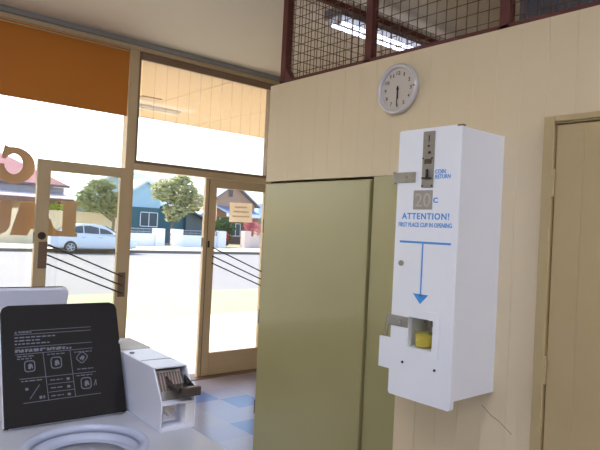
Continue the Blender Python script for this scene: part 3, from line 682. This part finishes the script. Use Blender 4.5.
# ------------------------------------------------------------------ washers
def washer_base(label, loc, rz, grp, warn):
    t = thing('washing_machine', label, 'washing machine', loc, rz, grp)
    # local frame: +y back, top at z=.9, width -.33..+.33, depth -.62..+.12 ; hinge line y=0
    bm = boxes((-.33, -.32, -.60, .12, .03, .885), (.32, .33, -.60, .12, .03, .885), (-.32, .32, -.60, -.59, .03, .885), (-.32, .32, .11, .12, .03, .885), (-.32, .32, -.59, .11, .03, .04)); obj('cabinet', bm, WASHW, t)
    bm = boxes((-.27, -.21, -.55, -.49, 0, .03), (.21, .27, -.55, -.49, 0, .03), (-.27, -.21, .02, .08, 0, .03), (.21, .27, .02, .08, 0, .03)); obj('foot', bm, BLACKP, t)
    # deck with a round opening
    cx, cy, rr = -.02, -.242, .172; n = 48
    bm = bmesh.new()
    x0, x1, y0, y1 = -.33, .33, -.60, .12; top = []; out = []; low = []
    for i in range(n):
        a = 2*math.pi*i/n; dx, dy = math.cos(a), math.sin(a)
        sx = ((x1-cx) if dx > 0 else (x0-cx))/dx if abs(dx) > 1e-6 else 1e9
        sy = ((y1-cy) if dy > 0 else (y0-cy))/dy if abs(dy) > 1e-6 else 1e9
        s = min(sx, sy); out.append((cx+dx*s, cy+dy*s)); top.append((cx+dx*rr, cy+dy*rr))
    for cxx, cyy in ((x0, y0), (x1, y0), (x0, y1), (x1, y1)):
        k = min(range(n), key=lambda i: (out[i][0]-cxx)**2+(out[i][1]-cyy)**2); out[k] = (cxx, cyy)
    O = [bm.verts.new((*p, .9)) for p in out]; T = [bm.verts.new((*p, .9)) for p in top]; L = [bm.verts.new((*p, .886)) for p in out]; U = [bm.verts.new((*p, .886)) for p in top]
    for i in range(n):
        j = (i+1) % n
        bm.faces.new((O[i], O[j], T[j], T[i])); bm.faces.new((L[i], U[i], U[j], L[j])); bm.faces.new((O[i], L[i], L[j], O[j])); bm.faces.new((T[i], T[j], U[j], U[i]))
    obj('deck', bm, mat('dimmed_deck_enamel', (178, 180, 190), .3, var=.03, scale=5), t)  # enamel greyed in its colour to stand for weaker light from above
    bm = bmesh.new(); lathe(bm, [(rr+.012, .0), (rr+.010, .008), (rr, .012), (rr-.010, .009), (rr-.014, 0), (rr-.014, -.012), (rr+.012, 0)], 56, Matrix.Translation((cx, cy, .9))); obj('opening_rim', bm, mat('rim_enamel', (176, 184, 208), .3), t, True)
    bm = bmesh.new(); lathe(bm, [(rr-.014, -.012), (rr-.02, -.03), (rr-.034, -.032), (rr-.04, -.026), (rr-.048, -.032), (rr-.05, -.0135), (rr-.05, -.0134)][:5], 56, Matrix.Translation((cx, cy, .9)))
    obj('tub_ring', bm, mat('tub_grey', (168, 174, 194), .4), t, True)
    bm = bmesh.new(); lathe(bm, [(rr-.03, -.034), (rr-.034, -.07), (rr-.036, -.40), (.05, -.41), (0, -.41)], 48, Matrix.Translation((cx, cy, .9))); obj('wash_basket', bm, mat('basket_enamel', (190, 194, 206), .35), t, True)
    bm = bmesh.new(); lathe(bm, [(.055, -.41), (.05, -.30), (.035, -.20), (.03, -.12), (0, -.11)], 24, Matrix.Translation((cx, cy, .9))); obj('agitator', bm, mat('agitator_grey', (180, 184, 196), .4), t, True)
    # lid standing open
    ld = bmesh.new(); wl, hl = .400, .405
    pts = [(-.20, 0), (.20, 0), (.20, hl-.025), (.193, hl-.008), (.175, hl), (-.175, hl), (-.193, hl-.008), (-.20, hl-.025)]
    LE = bpy.data.objects.new('lid', None)
    prism(ld, pts, 'y', .0, .022); lid = obj('lid', ld, WASHW, t, bevel=.006)
    lid.location = (0, .0, .905); lid.rotation_euler = (R(-24), 0, 0)
    bm = bmesh.new(); ins = [(p[0]*.992, .002+p[1]*.99) for p in pts]; prism(bm, ins, 'y', -.010, .001); lab(obj('inner_panel', bm, BLACK, lid, bevel=.004), 'black inner face of the lid')
    if warn:
        U0 = -.198  # label coordinates measured from the left edge
        bm = bmesh.new()
        def ln(a, za, b, zb, th=.0016):
            d = math.hypot(b-a, zb-za); ang = math.atan2(zb-za, b-a)
            M = Matrix.Translation((U0+a, -.0105, za)) @ Matrix.Rotation(-ang, 4, 'Y'); box(bm, 0, d, -.0004, .0004, -th/2, th/2, M)
        ln(.09, .312, .294, .313); ln(.04, .300, .294, .301)
        ln(.04, .2565, .294, .257); ln(.04, .233, .294, .236)
        ln(.05, .152, .298, .152); ln(.058, .074, .31, .076)
        ln(.127, .233, .136, .074); ln(.216, .235, .223, .076)
        ln(.138, .126, .222, .126); ln(.138, .100, .222, .100)
        def greek(z, a, b, h_=.005):
            x = a
            while x < b-.004:
                q = random.uniform(.006, .018); box(bm, U0+x, U0+min(x+q, b), -.0109, -.0101, z-h_/2, z+h_/2); x += q+.004
        for z, b_ in ((.290, .17), (.279, .12), (.268, .15), (.248, .2)): greek(z, .04, b_, .004)
        greek(.243, .04, .125, .006); greek(.243, .14, .225, .006)
        for a in (.045, .14, .23): greek(.226, a, a+.06, .003)
        greek(.218, .045, .09, .003); greek(.144, .055, .12, .003); greek(.144, .232, .285, .003); greek(.166, .235, .29, .003)
        for z in (.139, .113, .087): greek(z, .145, .185, .003); box(bm, U0+.198, U0+.208, -.0109, -.0101, z-.005, z+.003)
        def icon(cx_, cz, rw, slash=True, rot=0):
            o_ = rrect(-rw, rw, -rw*1.1, rw*1.1, rw*.55, 4); i_ = [(p[0]*.86, p[1]*.86) for p in o_]
            M = Matrix.Translation((U0+cx_, -.0105, cz)) @ Matrix.Rotation(rot, 4, 'Y')
            for k in range(len(o_)):
                j = (k+1) % len(o_); prism(bm, [o_[k], o_[j], i_[j], i_[k]], 'y', -.0004, .0004, M)
            prism(bm, [(-.3*rw, -.5*rw), (.1*rw, -.6*rw), (.35*rw, .1*rw), (0, .5*rw), (-.25*rw, .3*rw)], 'y', -.0004, .0004, M)
            prism(bm, [(.1*rw, .55*rw), (.45*rw, .3*rw), (.6*rw, -.4*rw), (.4*rw, -.5*rw)], 'y', -.0004, .0004, M)
        icon(.083, .192, .017); icon(.168, .196, .018); icon(.255, .206, .016, rot=R(45)); icon(.262, .116, .018)
        ln(.078, .085, .11, .128, .002); greek(.118, .066, .080, .008); greek(.087, .108, .125, .009)
        ln(.288, .105, .296, .125, .002); ln(.296, .105, .296, .125, .002)
        obj('warning_label', bm, PRINT, lid)
        tb = text_bm('WARNING', .042, .0075, .02); bmesh.ops.transform(tb, matrix=Matrix.Translation((U0+.052, -.0105, .3045)) @ Matrix.Rotation(R(90), 4, 'X'), verts=tb.verts)
        prism(tb, [(U0+.040, .3045), (U0+.049, .3045), (U0+.0445, .312)], 'y', -.0109, -.0101); obj('warning_heading', tb, PRINT, lid)
    bm = bmesh.new(); rod(bm, (.193, -.012, .25), (.199, -.012, .25), .006, 10); obj('lid_catch', bm, WHITE, lid)
    for s in (-.185, .185):
        bm = bmesh.new(); rod(bm, (s, .006, 0), (s+math.copysign(.016, s), .006, 0), .007, 10); obj('lid_hinge', bm, CHROME, lid)
    return t
TH = R(-3)
cw, sw = math.cos(TH), math.sin(TH)
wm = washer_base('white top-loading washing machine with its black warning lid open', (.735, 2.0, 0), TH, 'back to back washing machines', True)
# coin box standing at the right side of the deck
cb_ = bmesh.new()
hw = .0605
x0, x1 = .218, .342
prof = [(-.24, .9), (-.24, .993), (-.165, 1.094), (.14, 1.094), (.14, .9)]   # y, z side outline
bm = bmesh.new()
# hollow coin meter: side plates, top, back, middle shelf
t_ = .005
prism(bm, prof, 'x', x0, x0+t_); prism(bm, prof, 'x', x1-t_, x1)
box(bm, x0+t_, x1-t_, -.165, .14, 1.089, 1.094); box(bm, x0+t_, x1-t_, .135, .14, .9, 1.089)
box(bm, x0+t_, x1-t_, -.235, .135, .983, .991); box(bm, x0+t_, x1-t_, -.24, -.1, .9, .912)
box(bm, x0+t_, x1-t_, -.1, -.095, .991, 1.089); box(bm, x0+t_, x1-t_, -.19, -.185, .912, .983)
coin = obj('coin_box', bm, mat('coin_box_enamel', (218, 222, 238), .3), wm, bevel=.0015)
bm = bmesh.new(); M = Matrix.Translation((0, 0, 0))
prism(bm, [(-.205, .991), (-.196, .991), (-.135, 1.079), (-.144, 1.079)], 'x', x0+.012, x1-.018); obj('slide_plate', bm, BRUSHED, coin)
bm = bmesh.new()
for k in range(8):
    xx = x0+.022+k*.0105; prism(bm, [(-.190, 1.018), (-.186, 1.018), (-.149, 1.072), (-.153, 1.072)], 'x', xx, xx+.0045)
lab(obj('coin_slot', bm, mat('coin_slot_red', (104, 78, 72), .5), coin), 'row of reddish coin slots')
bm = bmesh.new(); box(bm, x0+.045, x1-.002, -.262, -.17, 1.026, 1.034); box(bm, x0+.054, x1+.002, -.272, -.252, 1.014, 1.044); prism(bm, [(-.26, 1.034), (-.16, 1.034), (-.16, 1.062)], 'x', x0+.046, x0+.052); prism(bm, [(-.26, 1.034), (-.16, 1.034), (-.16, 1.062)], 'x', x1-.010, x1-.004)
lab(obj('coin_slide', bm, mat('worn_metal', (92, 84, 80), .22, metal=.7, var=.15, scale=30), coin, bevel=.004), 'worn metal push-in coin slide')
bm = bmesh.new(); rod(bm, (x0+.05, -.19, .948), (x0+.05, -.222, .948), .014, 18); box(bm, x0+.028, x0+.074, -.2, -.19, .922, .972); lab(obj('coin_vault_lock', bm, CHROME, coin), 'chrome lock in the lower recess')
bm = bmesh.new(); box(bm, x1-.035, x1-.006, -.238, -.19, .912, .983); obj('vault_side', bm, WHITE, coin)
bm = bmesh.new(); rod(bm, (x0+.025, .085, 1.094), (x0+.025, .085, 1.097), .009, 16); lab(obj('top_lock', bm, BRONZE, coin), 'dark round lock on top')
bm = bmesh.new(); box(bm, x0+.003, x1-.003, -.05, -.046, 1.094, 1.0952); obj('top_seam', bm, mat('seam', (150, 150, 156), .5), coin)

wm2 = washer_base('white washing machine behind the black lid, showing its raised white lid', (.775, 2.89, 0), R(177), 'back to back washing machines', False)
t = thing('service_duct', 'low grey metal duct behind the black-lidded washing machine', 'duct', (.775, 2.29, 0), TH)
obj('casing', boxes((-.33, .33, -.1, .1, 0, 1.07)), mat('grey_duct', (206, 206, 206), .5), t, bevel=.004)
obj('cap', boxes((-.335, .335, -.105, .105, 1.07, 1.09)), mat('grey_duct', (206, 206, 206)), t, bevel=.003)
